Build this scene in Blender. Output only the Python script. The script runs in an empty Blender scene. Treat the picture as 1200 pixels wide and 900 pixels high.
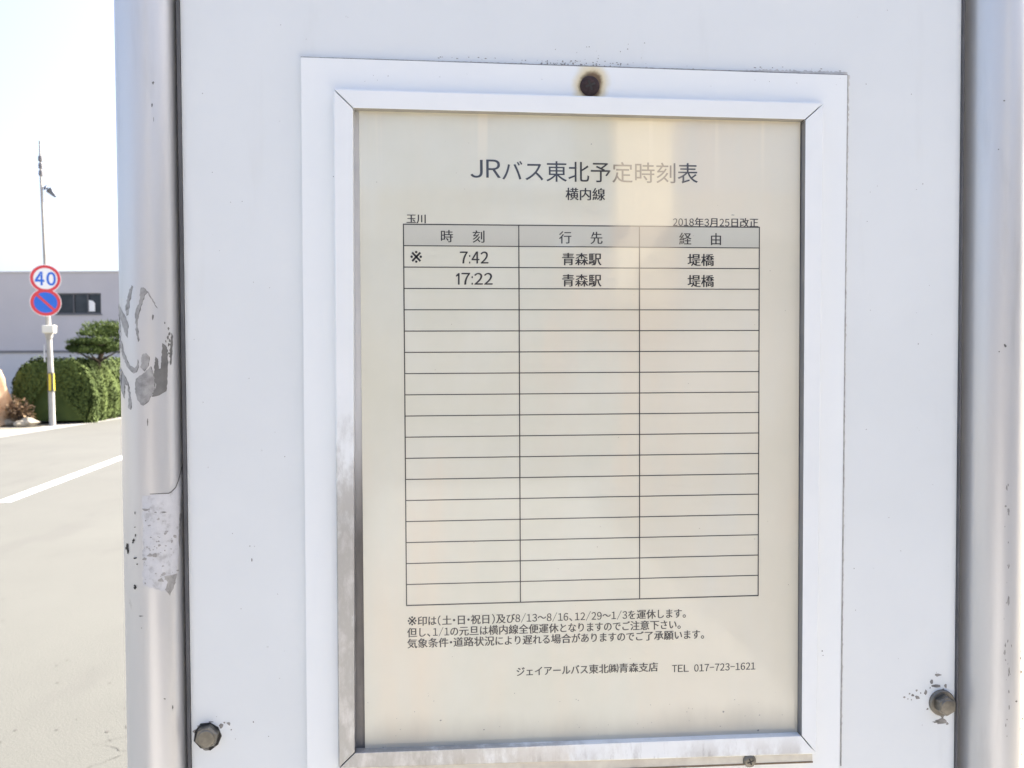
import bpy, bmesh, math, random
from mathutils import Vector, Matrix
from mathutils.geometry import tessellate_polygon

S = bpy.context.scene
COL = S.collection
random.seed(7)
rad = math.radians

# ------------------------------------------------------------------ camera
F = 970.0                       # focal length in pixels of the 1200x900 photograph
EYE = Vector((0.0, -0.380, 1.53))
def _cv(x, y, z):               # photo axes (right, down, forward) -> Blender camera axes
    return Vector((x, -y, -z))
_d = _cv(167, 35350, 970).normalized()
_u = _cv(11900, -26, 970); _u = (_u - _d * _u.dot(_d)).normalized()
_z = -_d
_y = _z.cross(_u)
R = Matrix((_u, _y, _z))        # camera -> world
cam = bpy.data.cameras.new('camera'); camo = bpy.data.objects.new('camera', cam); COL.objects.link(camo)
camo.matrix_world = Matrix.Translation(EYE) @ R.to_4x4()
cam.sensor_width = 36.0; cam.lens = 36.0 * F / 1200.0
cam.clip_start = 0.01; cam.clip_end = 3000
cam.dof.use_dof = True; cam.dof.focus_distance = 0.385; cam.dof.aperture_fstop = 34
S.camera = camo

# ------------------------------------------------------------------ light
SUN_EL, SUN_AZ = rad(40), rad(52)          # azimuth from +Y towards +X
w = bpy.data.worlds.new('World'); S.world = w; w.use_nodes = True
nt = w.node_tree; nt.nodes.clear()
sky = nt.nodes.new('ShaderNodeTexSky'); sky.sky_type = 'NISHITA'; sky.sun_disc = False
sky.sun_elevation = SUN_EL; sky.sun_rotation = SUN_AZ
sky.air_density = 0.62; sky.dust_density = 5.5; sky.ozone_density = 0.6
bg = nt.nodes.new('ShaderNodeBackground'); bg.inputs[1].default_value = 0.142
wo = nt.nodes.new('ShaderNodeOutputWorld')
nt.links.new(sky.outputs[0], bg.inputs[0]); nt.links.new(bg.outputs[0], wo.inputs[0])
sl = bpy.data.lights.new('sun', 'SUN'); sl.energy = 4.4; sl.angle = rad(0.5); sl.color = (1.0, 0.95, 0.87)
so = bpy.data.objects.new('sun', sl); COL.objects.link(so)
sdir = Vector((math.sin(SUN_AZ) * math.cos(SUN_EL), math.cos(SUN_AZ) * math.cos(SUN_EL), math.sin(SUN_EL)))
so.rotation_euler = sdir.to_track_quat('Z', 'Y').to_euler(); so.location = (6, 6, 8)
S.view_settings.view_transform = 'Standard'; S.view_settings.look = 'None'
S.view_settings.gamma = 1.0; S.view_settings.use_curve_mapping = False
S.view_settings.exposure = 1.93

# ------------------------------------------------------------------ measuring
def ray(px, py):
    return (R @ _cv(px - 600, py - 450, F)).normalized()
def P(px, py, y=0.0):           # point on an upright plane parallel to the notice board
    d = ray(px, py); t = (y - EYE.y) / d.y
    return EYE + d * t
def G(px, py, z=0.0):           # point on the ground
    d = ray(px, py); t = (z - EYE.z) / d.z
    return EYE + d * t
def AT(px, py, dist):           # point at a horizontal distance
    d = ray(px, py); return EYE + d * (dist / math.hypot(d.x, d.y))
MIR = lambda px, py, D: (lambda q: Vector((q.x, -q.y, q.z)))(P(px, py, D))   # what the glossy sheet reflects

# ------------------------------------------------------------------ materials
class N:
    def __init__(s, name):
        s.m = bpy.data.materials.new(name); s.m.use_nodes = True
        s.t = s.m.node_tree; s.b = s.t.nodes['Principled BSDF']
    def new(s, typ, **kw):
        n = s.t.nodes.new('ShaderNode' + typ)
        for k, v in kw.items():
            if k.startswith('i_'): n.inputs[k[2:]].default_value = v
            else: setattr(n, k, v)
        return n
    def link(s, a, b): s.t.links.new(a, b)
    def set(s, k, v):
        if hasattr(v, 'links') or hasattr(v, 'is_linked'): s.link(v, s.b.inputs[k])
        else: s.b.inputs[k].default_value = (*v, 1) if isinstance(v, tuple) and len(v) == 3 else v
        return s
    def pos(s, scale=(1, 1, 1)):
        tc = s.new('TexCoord'); mp = s.new('Mapping'); mp.inputs['Scale'].default_value = scale
        s.link(tc.outputs['Object'], mp.inputs[0]); return mp.outputs[0]
    def noise(s, scale, detail=4, rough=.55, stretch=(1, 1, 1)):
        n = s.new('TexNoise'); n.inputs['Scale'].default_value = scale
        n.inputs['Detail'].default_value = detail; n.inputs['Roughness'].default_value = rough
        s.link(s.pos(stretch), n.inputs['Vector']); return n.outputs['Fac']
    def ramp(s, fac, stops):
        r = s.new('ValToRGB'); e = r.color_ramp.elements
        while len(e) < len(stops): e.new(.5)
        for q, (p, c) in zip(e, stops):
            q.position = p; q.color = (*c, 1) if isinstance(c, tuple) else (c, c, c, 1)
        s.link(fac, r.inputs[0]); return r.outputs[0]
    def mix(s, fac, a, b, blend='MIX'):
        m = s.new('Mix'); m.data_type = 'RGBA'; m.blend_type = blend
        for sock, v in ((m.inputs[0], fac), (m.inputs[6], a), (m.inputs[7], b)):
            if hasattr(v, 'is_linked'): s.link(v, sock)
            else: sock.default_value = (*v, 1) if isinstance(v, tuple) else v
        return m.outputs[2]
    def math(s, op, a, b=0.0, c=0.0, clamp=False):
        m = s.new('Math'); m.operation = op; m.use_clamp = clamp
        for sock, v in zip(m.inputs, (a, b, c)):
            if hasattr(v, 'is_linked'): s.link(v, sock)
            else: sock.default_value = v
        return m.outputs[0]
    def smooth(s, v, lo, hi):   # 0 below lo, 1 above hi
        m = s.new('MapRange'); m.interpolation_type = 'SMOOTHSTEP'
        s.link(v, m.inputs[0]); m.inputs[1].default_value = lo; m.inputs[2].default_value = hi
        return m.outputs[0]
    def xyz(s):
        tc = s.new('TexCoord'); x = s.new('SeparateXYZ'); s.link(tc.outputs['Object'], x.inputs[0]); return x.outputs
    def bump(s, h, strength=.3, dist=.001):
        b = s.new('Bump'); b.inputs['Strength'].default_value = strength; b.inputs['Distance'].default_value = dist
        s.link(h, b.inputs['Height']); s.link(b.outputs[0], s.b.inputs['Normal']); return s

def simple(name, col, rough=.6, metal=0.0, var=.12, scale=30, stretch=(1, 1, 1), bump=0, bdist=.001):
    n = N(name)
    f = n.noise(scale, 5, .6, stretch)
    lo = tuple(c * (1 - var) for c in col); hi = tuple(min(1, c * (1 + var)) for c in col)
    n.set('Base Color', n.ramp(f, [(.25, lo), (.75, hi)])); n.set('Metallic', metal)
    n.set('Roughness', n.ramp(f, [(.2, max(0, rough - .08)), (.8, min(1, rough + .08))]))
    if bump: n.bump(f, bump, bdist)
    return n.m

BASE = Vector((0, 0.004, 0.0))             # foot of the bus stop (children carry coordinates relative to it)
def lz(px, py, y=0.0): return P(px, py, y) - BASE

# white enamelled sheet: faint mottling and grime runs
n = N('white_enamel_sheet')
f1 = n.noise(9, 5, .6); f2 = n.noise(60, 4, .6, (1, 1, .15)); f3 = n.noise(420, 2, .5)
c = n.ramp(f1, [(.3, (.735, .765, .765)), (.7, (.785, .812, .808))])
c = n.mix(n.math('MULTIPLY', n.smooth(f2, .60, .78), .12), c, (.55, .54, .50))
c = n.mix(n.math('MULTIPLY', n.smooth(f3, .77, .82), .25), c, (.35, .34, .32))
n.set('Base Color', c); n.set('Roughness', n.ramp(f1, [(.3, .34), (.7, .44)])); n.set('Specular IOR Level', .45)
n.bump(f1, .12, .002); M_SHEET = n.m

# backing plate, rust bleeding round the top screw
RS = lz(691, 101)
n = N('white_plate_with_rust')
x, y, z = n.xyz()
f1 = n.noise(11, 5, .6); f2 = n.noise(260, 4, .65); f3 = n.noise(70, 4, .6)
c = n.ramp(f1, [(.3, (.835, .865, .860)), (.7, (.865, .890, .885))])
dx = n.math('SUBTRACT', x, RS.x); dz = n.math('MULTIPLY', n.math('SUBTRACT', z, RS.z), .85)
r = n.math('SQRT', n.math('ADD', n.math('MULTIPLY', dx, dx), n.math('MULTIPLY', dz, dz)))
r = n.math('ADD', r, n.math('MULTIPLY', n.math('SUBTRACT', f3, .5), .0065))
r = n.math('ADD', r, n.math('MULTIPLY', n.math('SUBTRACT', f2, .5), .0014))
c = n.mix(n.math('SUBTRACT', 1.0, n.smooth(r, .0050, .0100)), c, (.74, .64, .40))
c = n.mix(n.math('SUBTRACT', 1.0, n.smooth(r, .0040, .0064)), c, (.16, .10, .05))
n.set('Base Color', c); n.set('Roughness', .38); M_PLATE = n.m

# frame extrusion: painted white above, worn to bare dull metal lower down on the left and along the bottom
ZT, ZW = lz(400, 360).z, lz(400, 640).z
XW = lz(470, 700).x
n = N('worn_white_frame_metal')
x, y, z = n.xyz()
f1 = n.noise(95, 6, .68, (1, 1, .45)); f2 = n.noise(22, 4, .6); f3 = n.noise(700, 3, .6)
hgt = n.math('SUBTRACT', 1.0, n.smooth(z, ZW, ZT))
left = n.math('SUBTRACT', 1.0, n.smooth(x, XW, XW + .17))
wear = n.math('ADD', n.math('MULTIPLY', n.math('MULTIPLY', hgt, left), .52), n.math('SUBTRACT', f1, .5))
wear = n.smooth(wear, .22, .56)
white = n.ramp(f2, [(.3, (.82, .845, .84)), (.7, (.865, .885, .88))])
bare = n.ramp(f1, [(.30, (.24, .235, .225)), (.5, (.42, .42, .41)), (.72, (.66, .665, .67))])
low = n.math('SUBTRACT', 1.0, n.smooth(z, lz(600, 900).z, lz(600, 858).z)); f4 = n.noise(48, 5, .66, (1, 1, .5)); f5 = n.noise(150, 5, .7, (1, 1, .25))
rc = n.mix(wear, white, bare)
rc = n.mix(n.math('MULTIPLY', n.math('MULTIPLY', low, n.smooth(f4, .47, .62)), .60), rc, (.40, .36, .31))
rc = n.mix(n.math('MULTIPLY', n.math('MULTIPLY', low, n.smooth(f5, .55, .66)), .55), rc, (.27, .25, .23))
n.set('Base Color', rc); n.set('Metallic', n.math('MULTIPLY', wear, .55))
n.set('Roughness', n.mix(wear, (.30, .30, .30), (.42, .42, .42)))
n.bump(f1, .25, .0006); M_RAIL = n.m

# post: silvery paint
n = N('silver_painted_post')
f1 = n.noise(7, 5, .6, (1, 1, .25)); f2 = n.noise(120, 5, .65, (1, 1, .35)); f3 = n.noise(38, 5, .62, (1, 1, .12))
c = n.ramp(f1, [(.3, (.60, .605, .60)), (.7, (.675, .675, .67))])
c = n.mix(n.math('MULTIPLY', n.smooth(f3, .56, .72), .30), c, (.33, .33, .32))
c = n.mix(n.math('MULTIPLY', n.smooth(f2, .70, .78), .4), c, (.28, .27, .26))
n.set('Base Color', c); n.set('Metallic', .38); n.set('Roughness', n.ramp(f3, [(.3, .30), (.7, .40)]))
n.bump(f2, .08, .0006); M_POST = n.m
M_CHIP = simple('bare_metal_chip', (.34, .335, .325), .55, .2, .38, 330)
M_CHIPD = simple('dark_metal_chip', (.17, .168, .16), .6, .2, .3, 160)
n = N('chalky_residue'); f = n.noise(230, 5, .65); f2 = n.noise(45, 3)
c = n.ramp(f, [(.33, (.44, .44, .44)), (.46, (.57, .575, .585)), (.7, (.62, .625, .635))])
n.set('Base Color', c); n.set('Roughness', .8); n.bump(f, .4, .0005); M_RESID = n.m
M_SOOT = simple('black_scuff', (.045, .043, .04), .9, 0, .4, 300)
M_GRIME = simple('grey_grime', (.28, .27, .25), .95, 0, .4, 300)
M_BROWN = simple('brown_grime', (.20, .15, .10), .95, 0, .4, 300)
M_GAP = simple('dark_gap_shade', (.05, .048, .052), .8, 0, .3, 60)
M_EDGESHADE = simple('grey_edge_shade', (.10, .10, .105), .8, 0, .3, 90)
M_BACK = simple('shaded_rail_inside', (.27, .27, .27), .6, .2, .2, 40)  # inner face of the right rail, recess shade put into the colour
M_DIM = simple('shaded_frame_underside', (.30, .29, .26), .8, 0, .2, 80)  # inner face of the top rail, its shade put into the colour

n = N('painted_sheen_lining'); x, y, z = n.xyz(); f1 = n.noise(40, 5, .65, (1, 1, .3)); f2 = n.noise(130, 5, .6, (1, 1, .3))
q = n.math('ADD', n.math('MULTIPLY', n.smooth(z, lz(400, 720).z, lz(400, 400).z), n.math('LESS_THAN', x, .0)), n.math('MULTIPLY', n.math('SUBTRACT', f1, .5), .9))  # reflection gradient painted in: bright upper left, dark below and at right
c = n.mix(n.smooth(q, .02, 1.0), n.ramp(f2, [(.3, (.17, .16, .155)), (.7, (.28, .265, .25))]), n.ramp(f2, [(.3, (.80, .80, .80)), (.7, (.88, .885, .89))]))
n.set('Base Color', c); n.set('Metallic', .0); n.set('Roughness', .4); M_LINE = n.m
M_SEAL = simple('old_sealant', (.60, .59, .56), .9, 0, .22, 190, bump=.25, bdist=.001)
M_BOLT = simple('weathered_bolt_steel', (.21, .20, .175), .42, .8, .3, 220, bump=.3, bdist=.0004)
M_RUST = simple('rusted_screw', (.050, .032, .032), .85, .2, .5, 500, bump=.6, bdist=.0004)

# paper: yellowed, bleaching and reflected glare painted as vertical runs, grime along the bottom; clear coat
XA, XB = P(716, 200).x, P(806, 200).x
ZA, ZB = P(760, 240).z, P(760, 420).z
ZTOP, ZBOT = P(600, 128).z, P(600, 873).z
def paper_masks(n):
    x, y, z = n.xyz()
    fx = n.noise(110, 3, .6, (1, 1, .02)); fl = n.noise(16, 3, .6, (1, 1, .35))
    xw = n.math('ADD', x, n.math('MULTIPLY', n.math('SUBTRACT', fl, .5), .010))
    band = n.math('MULTIPLY', n.smooth(xw, XA - .004, XA + .004), n.math('SUBTRACT', 1.0, n.smooth(xw, XB - .016, XB + .002)))
    up = n.smooth(z, ZB, ZA)
    band = n.math('MULTIPLY', band, up)
    return x, y, z, fx, band
PB = Vector((0, -0.0030, P(600, 500).z))    # centre of the timetable sheet
def paper(name, ink=None):
    n = N(name)
    x, y, z, fx, band = paper_masks_shift(n)
    f1 = n.noise(14, 5, .6); f2 = n.noise(500, 3, .6); f3 = n.noise(30, 4, .6, (1, 1, .3))
    if ink is None:
        c = n.ramp(f1, [(.3, (.668, .655, .530)), (.7, (.735, .725, .615))])
        c = n.mix(n.math('MULTIPLY', n.smooth(f3, .5, .75), .35), c, (.72, .645, .52))
        c = n.mix(n.math('MULTIPLY', n.smooth(n.math('ADD', x, n.math('MULTIPLY', n.math('SUBTRACT', f3, .5), .10)), .06, .115), .50), c, (.77, .70, .56))
        fv = n.noise(17, 4, .6, (1, 1, .22))  # warm and pale vertical streaks imitate soft reflections on the sheet
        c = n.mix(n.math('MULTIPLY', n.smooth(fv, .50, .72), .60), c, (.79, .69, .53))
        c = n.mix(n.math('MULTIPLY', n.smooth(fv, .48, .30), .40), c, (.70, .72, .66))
        c = n.mix(n.math('MULTIPLY', band, .75), c, (.82, .74, .55))  # upper streak: bleaching together with painted reflected glare
        runs = n.math('MULTIPLY', n.smooth(fx, .58, .68), n.smooth(z, ZTOP - .045 - PB.z, ZTOP - PB.z))
        c = n.mix(n.math('MULTIPLY', runs, .5), c, (.88, .80, .62))
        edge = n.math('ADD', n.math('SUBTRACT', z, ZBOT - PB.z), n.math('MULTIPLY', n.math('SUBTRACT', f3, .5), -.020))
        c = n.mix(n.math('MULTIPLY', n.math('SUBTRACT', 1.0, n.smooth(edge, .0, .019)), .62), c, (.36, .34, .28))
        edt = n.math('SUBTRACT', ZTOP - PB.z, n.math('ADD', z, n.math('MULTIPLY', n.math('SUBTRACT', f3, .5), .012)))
        c = n.mix(n.math('MULTIPLY', n.math('SUBTRACT', 1.0, n.smooth(edt, .0, .010)), .30), c, (.45, .42, .35))  # shade under the top rail painted along the upper edge
        c = n.mix(n.math('MULTIPLY', n.smooth(f2, .77, .80), .35), c, (.40, .35, .28))
    else:
        c = n.mix(n.math('MULTIPLY', band, .66), ink, (.66, .56, .42))  # ink paled inside the streak, for bleaching and reflected glare alike
        c = n.mix(n.math('MULTIPLY', n.smooth(f1, .5, .8), .12), c, (.5, .47, .4))
    n.set('Base Color', c); n.set('Roughness', .55)
    if ink is None: n.bump(n.noise(10, 2, .5), .25, .003)
    n.set('Coat Weight', 1.0); n.set('Coat Roughness', .045); n.set('Coat IOR', 1.55)  # clear coat stands in for the pane of the case, not built
    return n.m
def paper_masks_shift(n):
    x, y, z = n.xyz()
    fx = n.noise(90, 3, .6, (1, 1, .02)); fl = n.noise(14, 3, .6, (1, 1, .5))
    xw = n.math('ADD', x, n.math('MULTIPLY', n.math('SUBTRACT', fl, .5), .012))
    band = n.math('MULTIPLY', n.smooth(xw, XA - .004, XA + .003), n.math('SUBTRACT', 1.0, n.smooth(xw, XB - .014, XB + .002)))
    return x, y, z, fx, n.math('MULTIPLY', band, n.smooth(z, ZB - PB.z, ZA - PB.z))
M_PAPER = paper('yellowed_coated_paper')
M_INK = paper('faded_black_ink', (.030, .030, .032))
M_HEAD = paper('grey_printed_tint', (.57, .565, .485))

# ------------------------------------------------------------------ mesh helper
class MB:
    def __init__(s): s.v = []; s.f = []; s.mi = []; s.sm = []
    def add(s, vs, fs, mi=0, smooth=False):
        o = len(s.v); s.v += [tuple(v) for v in vs]
        for f in fs: s.f.append([i + o for i in f]); s.mi.append(mi); s.sm.append(smooth)
        return s
    def box(s, a, b, mi=0):
        (x0, y0, z0), (x1, y1, z1) = a, b
        vs = [(x, y, z) for x in (x0, x1) for y in (y0, y1) for z in (z0, z1)]
        return s.add(vs, [(0, 1, 3, 2), (4, 6, 7, 5), (0, 4, 5, 1), (2, 3, 7, 6), (0, 2, 6, 4), (1, 5, 7, 3)], mi)
    def prism(s, front, back, mi=0, caps=True):      # two matching loops
        k = len(front)
        fs = [(i, (i + 1) % k, k + (i + 1) % k, k + i) for i in range(k)]
        if caps: fs += [tuple(range(k - 1, -1, -1)), tuple(range(k, 2 * k))]
        return s.add(list(front) + list(back), fs, mi)
    def rings(s, rs, mi=0, smooth=True, cap=(True, True)):
        k = len(rs[0]); vs = [p for r in rs for p in r]; fs = []
        for j in range(len(rs) - 1):
            for i in range(k):
                a = j * k + i; b = j * k + (i + 1) % k
                fs.append((a, b, b + k, a + k))
        s.add(vs, fs, mi, smooth)
        if cap[0]: s.add(rs[0], [tuple(range(k - 1, -1, -1))], mi)
        if cap[1]: s.add(rs[-1], [tuple(range(k))], mi)
        return s
    def tube(s, pts, radii, k=16, mi=0, smooth=True):
        pts = [Vector(p) for p in pts]
        if not hasattr(radii, '__len__'): radii = [radii] * len(pts)
        rs = []
        for i, p in enumerate(pts):
            t = (pts[min(i + 1, len(pts) - 1)] - pts[max(i - 1, 0)]).normalized()
            a = t.orthogonal().normalized() if abs(t.z) < .9 else (Vector((1, 0, 0)) - t * t.x).normalized()
            b = t.cross(a)
            rs.append([p + (a * math.cos(q) + b * math.sin(q)) * radii[i] for q in (2 * math.pi * j / k for j in range(k))])
        return s.rings(rs, mi, smooth)
    def poly2(s, pts2, mapf, mi=0, cuts=0):          # planar outline (2D), triangulated then mapped to a surface
        bm = bmesh.new(); vs = [bm.verts.new((p[0], p[1], 0)) for p in pts2]
        try: bm.faces.new(vs)
        except ValueError: bm.free(); return s
        if cuts:
            xs = [p[0] for p in pts2]; a, b = min(xs), max(xs); q = a + cuts
            while q < b:
                g = bm.verts[:] + bm.edges[:] + bm.faces[:]
                bmesh.ops.bisect_plane(bm, geom=g, plane_co=(q, 0, 0), plane_no=(1, 0, 0)); q += cuts
        bmesh.ops.triangulate(bm, faces=bm.faces[:])
        bm.verts.index_update()
        s.add([mapf(v.co.x, v.co.y) for v in bm.verts], [[v.index for v in f.verts] for f in bm.faces], mi)
        bm.free(); return s
    def build(s, name, mats, parent=None, loc=(0, 0, 0), bevel=0, recalc=True):
        me = bpy.data.meshes.new(name); me.from_pydata(s.v, [], s.f)
        if not isinstance(mats, (list, tuple)): mats = [mats]
        for m in mats: me.materials.append(m)
        for p, i, sm in zip(me.polygons, s.mi, s.sm): p.material_index = i; p.use_smooth = sm
        if recalc:
            bm = bmesh.new(); bm.from_mesh(me); bmesh.ops.recalc_face_normals(bm, faces=bm.faces); bm.to_mesh(me); bm.free()
        o = bpy.data.objects.new(name, me); COL.objects.link(o); o.location = loc
        if parent: o.parent = parent
        if bevel:
            b = o.modifiers.new('bevel', 'BEVEL'); b.width = bevel; b.segments = 2; b.limit_method = 'ANGLE'; b.angle_limit = rad(40)
        return o

def empty(name, loc, label=None, cat=None, group=None, rz=0):
    o = bpy.data.objects.new(name, None); COL.objects.link(o); o.location = loc; o.rotation_euler = (0, 0, rz)
    o.empty_display_size = .1
    return tag(o, label, cat, group)
def tag(o, label=None, cat=None, group=None, kind=None):
    for k, v in (('label', label), ('category', cat), ('group', group), ('kind', kind)):
        if v: o[k] = v
    return o

# ================================================================== THE SETTING
n = N('dry_soil'); f = n.noise(.8, 6, .65); f2 = n.noise(14, 5, .6)
c = n.ramp(f, [(.3, (.19, .175, .135)), (.7, (.27, .245, .19))]); c = n.mix(n.math('MULTIPLY', n.smooth(f2, .45, .7), .3), c, (.13, .12, .09))
n.set('Base Color', c); n.set('Roughness', .95); M_SOIL = n.m
n = N('old_pale_asphalt'); f = n.noise(.5, 6, .6); f2 = n.noise(90, 4, .7); f3 = n.noise(2.4, 5, .6, (1, .25, 1))
c = n.ramp(f, [(.3, (.085, .0865, .077)), (.7, (.101, .1025, .091))]); c = n.mix(n.math('MULTIPLY', n.smooth(f2, .5, .75), .35), c, (.135, .133, .124))
c = n.mix(n.math('MULTIPLY', n.smooth(f3, .52, .70), .35), c, (.072, .071, .066))
n.set('Base Color', c); n.set('Roughness', .9); n.bump(f2, .3, .01); M_ROAD = n.m
M_PAVE = simple('concrete_paving', (.34, .325, .295), .9, 0, .15, 3, bump=.1)
M_KERB = simple('concrete_kerb', (.24, .235, .22), .9, 0, .2, 6)
n = N('worn_road_paint'); f = n.noise(30, 5, .7)
n.set('Base Color', n.ramp(f, [(.36, (.42, .41, .39)), (.48, (.80, .80, .79)), (.8, (.84, .84, .83))])); n.set('Roughness', .7); M_PAINT = n.m

g = MB(); g.add([(-400, -400, -.008), (400, -400, -.008), (400, 600, -.008), (-400, 600, -.008)], [(0, 1, 2, 3)])
tag(g.build('ground', M_SOIL), kind='structure')
A0, A1 = G(0, 513), G(140, 491)
dA = (A1 - A0).normalized()
C0, C1 = G(3, 589), G(141, 537)
dC = (C1 - C0).normalized()
edgeL = [A0 - dA * 60, A0, A1, A1 + dA * 8, A1 + dA * 8 + dC * 150]
edgeR = [Vector((-.75, -60, 0)), Vector((-.75, 4, 0)), Vector((-.75, 4, 0)) + dC * 60, Vector((-.75, 4, 0)) + dC * 170]
rd = MB(); pts = edgeL + edgeR[::-1]
rd.add([(p.x, p.y, 0) for p in pts], [list(range(len(pts)))])
M_CRACK = simple('road_crack', (.072, .069, .063), .95, 0, .3, 30)
rgc = random.Random(4)
def crack_line(px0, py0, px1, py1, w_):
    a, b = G(px0, py0), G(px1, py1); n_ = 26; pts_ = []
    for i in range(n_ + 1):
        p = a.lerp(b, i / n_); q = (b - a).normalized(); o = Vector((-q.y, q.x, 0)) * (rgc.gauss(0, .022) + .06 * math.sin(i * .5))
        pts_.append((p + o, Vector((-q.y, q.x, 0)) * w_ * rgc.uniform(.2, 1)))
    vs = []
    for p, o in pts_: vs += [(p.x - o.x, p.y - o.y, .002), (p.x + o.x, p.y + o.y, .002)]
    rd.add(vs, [(2 * i, 2 * i + 1, 2 * i + 3, 2 * i + 2) for i in range(n_)], 1)
crack_line(122, 905, 150, 850, .003); crack_line(-30, 660, 160, 640, .0025)
for i in range(40):
    p = G(rgc.uniform(-40, 150), rgc.uniform(520, 895)); k_ = rgc.uniform(.003, .010)
    rd.add([(p.x + k_ * math.cos(q) * rgc.uniform(.5, 1.4), p.y + k_ * math.sin(q) * rgc.uniform(.5, 1.4), .002) for q in (0, 1.3, 2.6, 3.9, 5.2)], [(0, 1, 2, 3, 4)], 1)
tag(rd.build('road', [M_ROAD, M_CRACK]), kind='structure')
sd = Vector((dC.y, -dC.x, 0))
st = MB()
for k in range(0, 9):
    a = C0 + dC * (k * 12.0); b = a + dC * 6.0
    q = sd * .085
    st.add([(p.x, p.y, .004) for p in (a - q, a + q, b + q, b - q)], [(0, 1, 2, 3)])
tag(st.build('centre_line', M_PAINT), kind='structure')
sw = MB(); sw.box((-.60, -60, -.03), (1.9, 60, .12)); tag(sw.build('pavement', M_PAVE), kind='structure')
kb = MB(); kb.box((-.75, -60, -.03), (-.603, 60, .123)); tag(kb.build('kerb', M_KERB, bevel=.015), kind='structure')
# far verge: flat concrete gutter strip beside the road
nL = Vector((-dA.y, dA.x, 0))
fg = MB(); e = [A0 - dA * 60, A1 + dA * 8]
fg.add([(p.x, p.y, z) for p, z in ((e[0], .004), (e[1], .004), (e[1] + nL * .7, .004), (e[0] + nL * .7, .004))], [(0, 1, 2, 3)])
tag(fg.build('gutter', M_KERB), kind='structure')

# ================================================================== BUS STOP
stop = empty('bus_stop_sign', BASE, 'white metal bus stop board bolted between two silver posts, framing a timetable', 'bus stop')

# board
Lx = (lz(211.5, 0).x + lz(224.5, 900).x) / 2; Rx = (lz(1127, 0).x + lz(1117.5, 900).x) / 2
ztop, zbot = lz(600, 0).z + .12, lz(600, 900).z - .16
Y0 = -BASE.y                                        # local y of the board's front
stain_polys = []
def blob(rng, cx, cy, r, k=9, jag=.45, sx=1, sy=1):
    return [(cx + sx * r * math.cos(2 * math.pi * i / k) * rng.uniform(1 - jag, 1 + jag),
             cy + sy * r * math.sin(2 * math.pi * i / k) * rng.uniform(1 - jag, 1 + jag)) for i in range(k)]
rng = random.Random(3)
bd = MB()
bd.box((Lx, Y0, zbot), (Rx, Y0 + .012, ztop))
onboard = lambda x, y: P(x, y, -.00008) - BASE
onboard2 = lambda x, y: P(x, y, -.00014) - BASE
def flecks(mb, mapf, lst, mi, jag=.5, cuts=0):
    for (x, y, r, *e) in lst:
        sx, sy = (e + [1, 1])[:2]
        mb.poly2(blob(rng, x, y, r, rng.choice((6, 7, 9)), jag, sx, sy), mapf, mi, cuts)
# grime round the left bolt, round the right bolt, above the frame
flecks(bd, onboard, [(230, 857, 3.2), (259, 851, 2.6), (268, 848, 2.2), (263, 847, 1.2), (297, 846, .9), (258, 862, 1.8), (242, 878, 3, 1.3, .6), (236, 874, 2.4),
                     (251, 874, 2), (271, 855, .8), (233, 851, 1.6), (247, 846, 1.8, 1.6, .5)], 1)
flecks(bd, onboard, [(243.5, 862.5, 16.6, 1, 1)], 2, .06)
flecks(bd, onboard, [(1099, 791, 2.6, 1.4, .7), (1092, 799, 2.2), (1098, 804, 3.4, 1.5, .7), (1108, 804, 2.4, .6, 1.3), (1085, 811, 2.6, .8, 1.2), (1075, 817, 3.4, 1.2, .8),
                     (1070, 815, 1.6), (1060, 817, 1.3), (1066, 813, 1), (1074, 809, 1.1), (1079, 812, 1), (1103, 845, 4.2, 1.5, .7), (1097, 846, 2.2, 1.6, .5), (1104, 838, 3, .7, 1.6),
                     (1090, 806, 1.1), (1087, 831, 1.3), (1110, 848, 1.6), (1105, 809, 2.4), (1064, 819, .8), (1068, 820, .7)], 1)
up = []
for k in range(46):
    x = rng.gauss(668, 26); up.append((x, 74 + (x - 600) * .0325 + rng.gauss(0, 1.6) - abs(rng.gauss(0, 1.5)), rng.uniform(.35, 1.1), 1, rng.uniform(.6, 1.6)))
for k in range(16): x = rng.uniform(650, 760); up.append((x, rng.uniform(50, 76), rng.uniform(.3, .7)))
for k in range(40): x = rng.uniform(500, 985); up.append((x, 71 + (x - 600) * .033 - rng.uniform(0, 3), rng.uniform(.3, .8), 1.6, .7))
flecks(bd, onboard2, up, 1)
flecks(bd, onboard2, [(rng.uniform(225, 345), rng.uniform(10, 890), rng.uniform(.3, .6)) for k in range(22)], 1)
flecks(bd, onboard2, [(rng.uniform(1000, 1112), rng.uniform(10, 890), rng.uniform(.3, .6)) for k in range(22)], 1)
flecks(bd, onboard2, [(295, 656, 1.1, .7, 1.6), (293, 640, .7)], 1)
board = bd.build('sign_board', [M_SHEET, M_GRIME, M_SOOT], stop, bevel=.0006)
sg = MB()
sg.box((Lx - .005, Y0 + .0125, zbot + .02), (Lx + .02, Y0 + .020, ztop - .02)); sg.box((Rx - .02, Y0 + .0125, zbot + .02), (Rx + .005, Y0 + .020, ztop - .02))
sg.box((Lx + .02, Y0 + .0125, zbot + .02), (Rx - .02, Y0 + .016, ztop - .02))
sg.build('gap_shade_strip', M_GAP, stop)  # dark strips added to stand for the shadow gap beside the posts
for xa, xb in ((Lx - .0013, Lx - .0001), (Rx + .0001, Rx + .0008)):
    eg = MB(); eg.box((xa, Y0 - .0016, zbot + .001), (xb, Y0 + .0122, ztop - .001)); eg.build('edge_shade_strip', M_EDGESHADE, stop)  # added dark strip in place of the shadow between board and post

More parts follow.
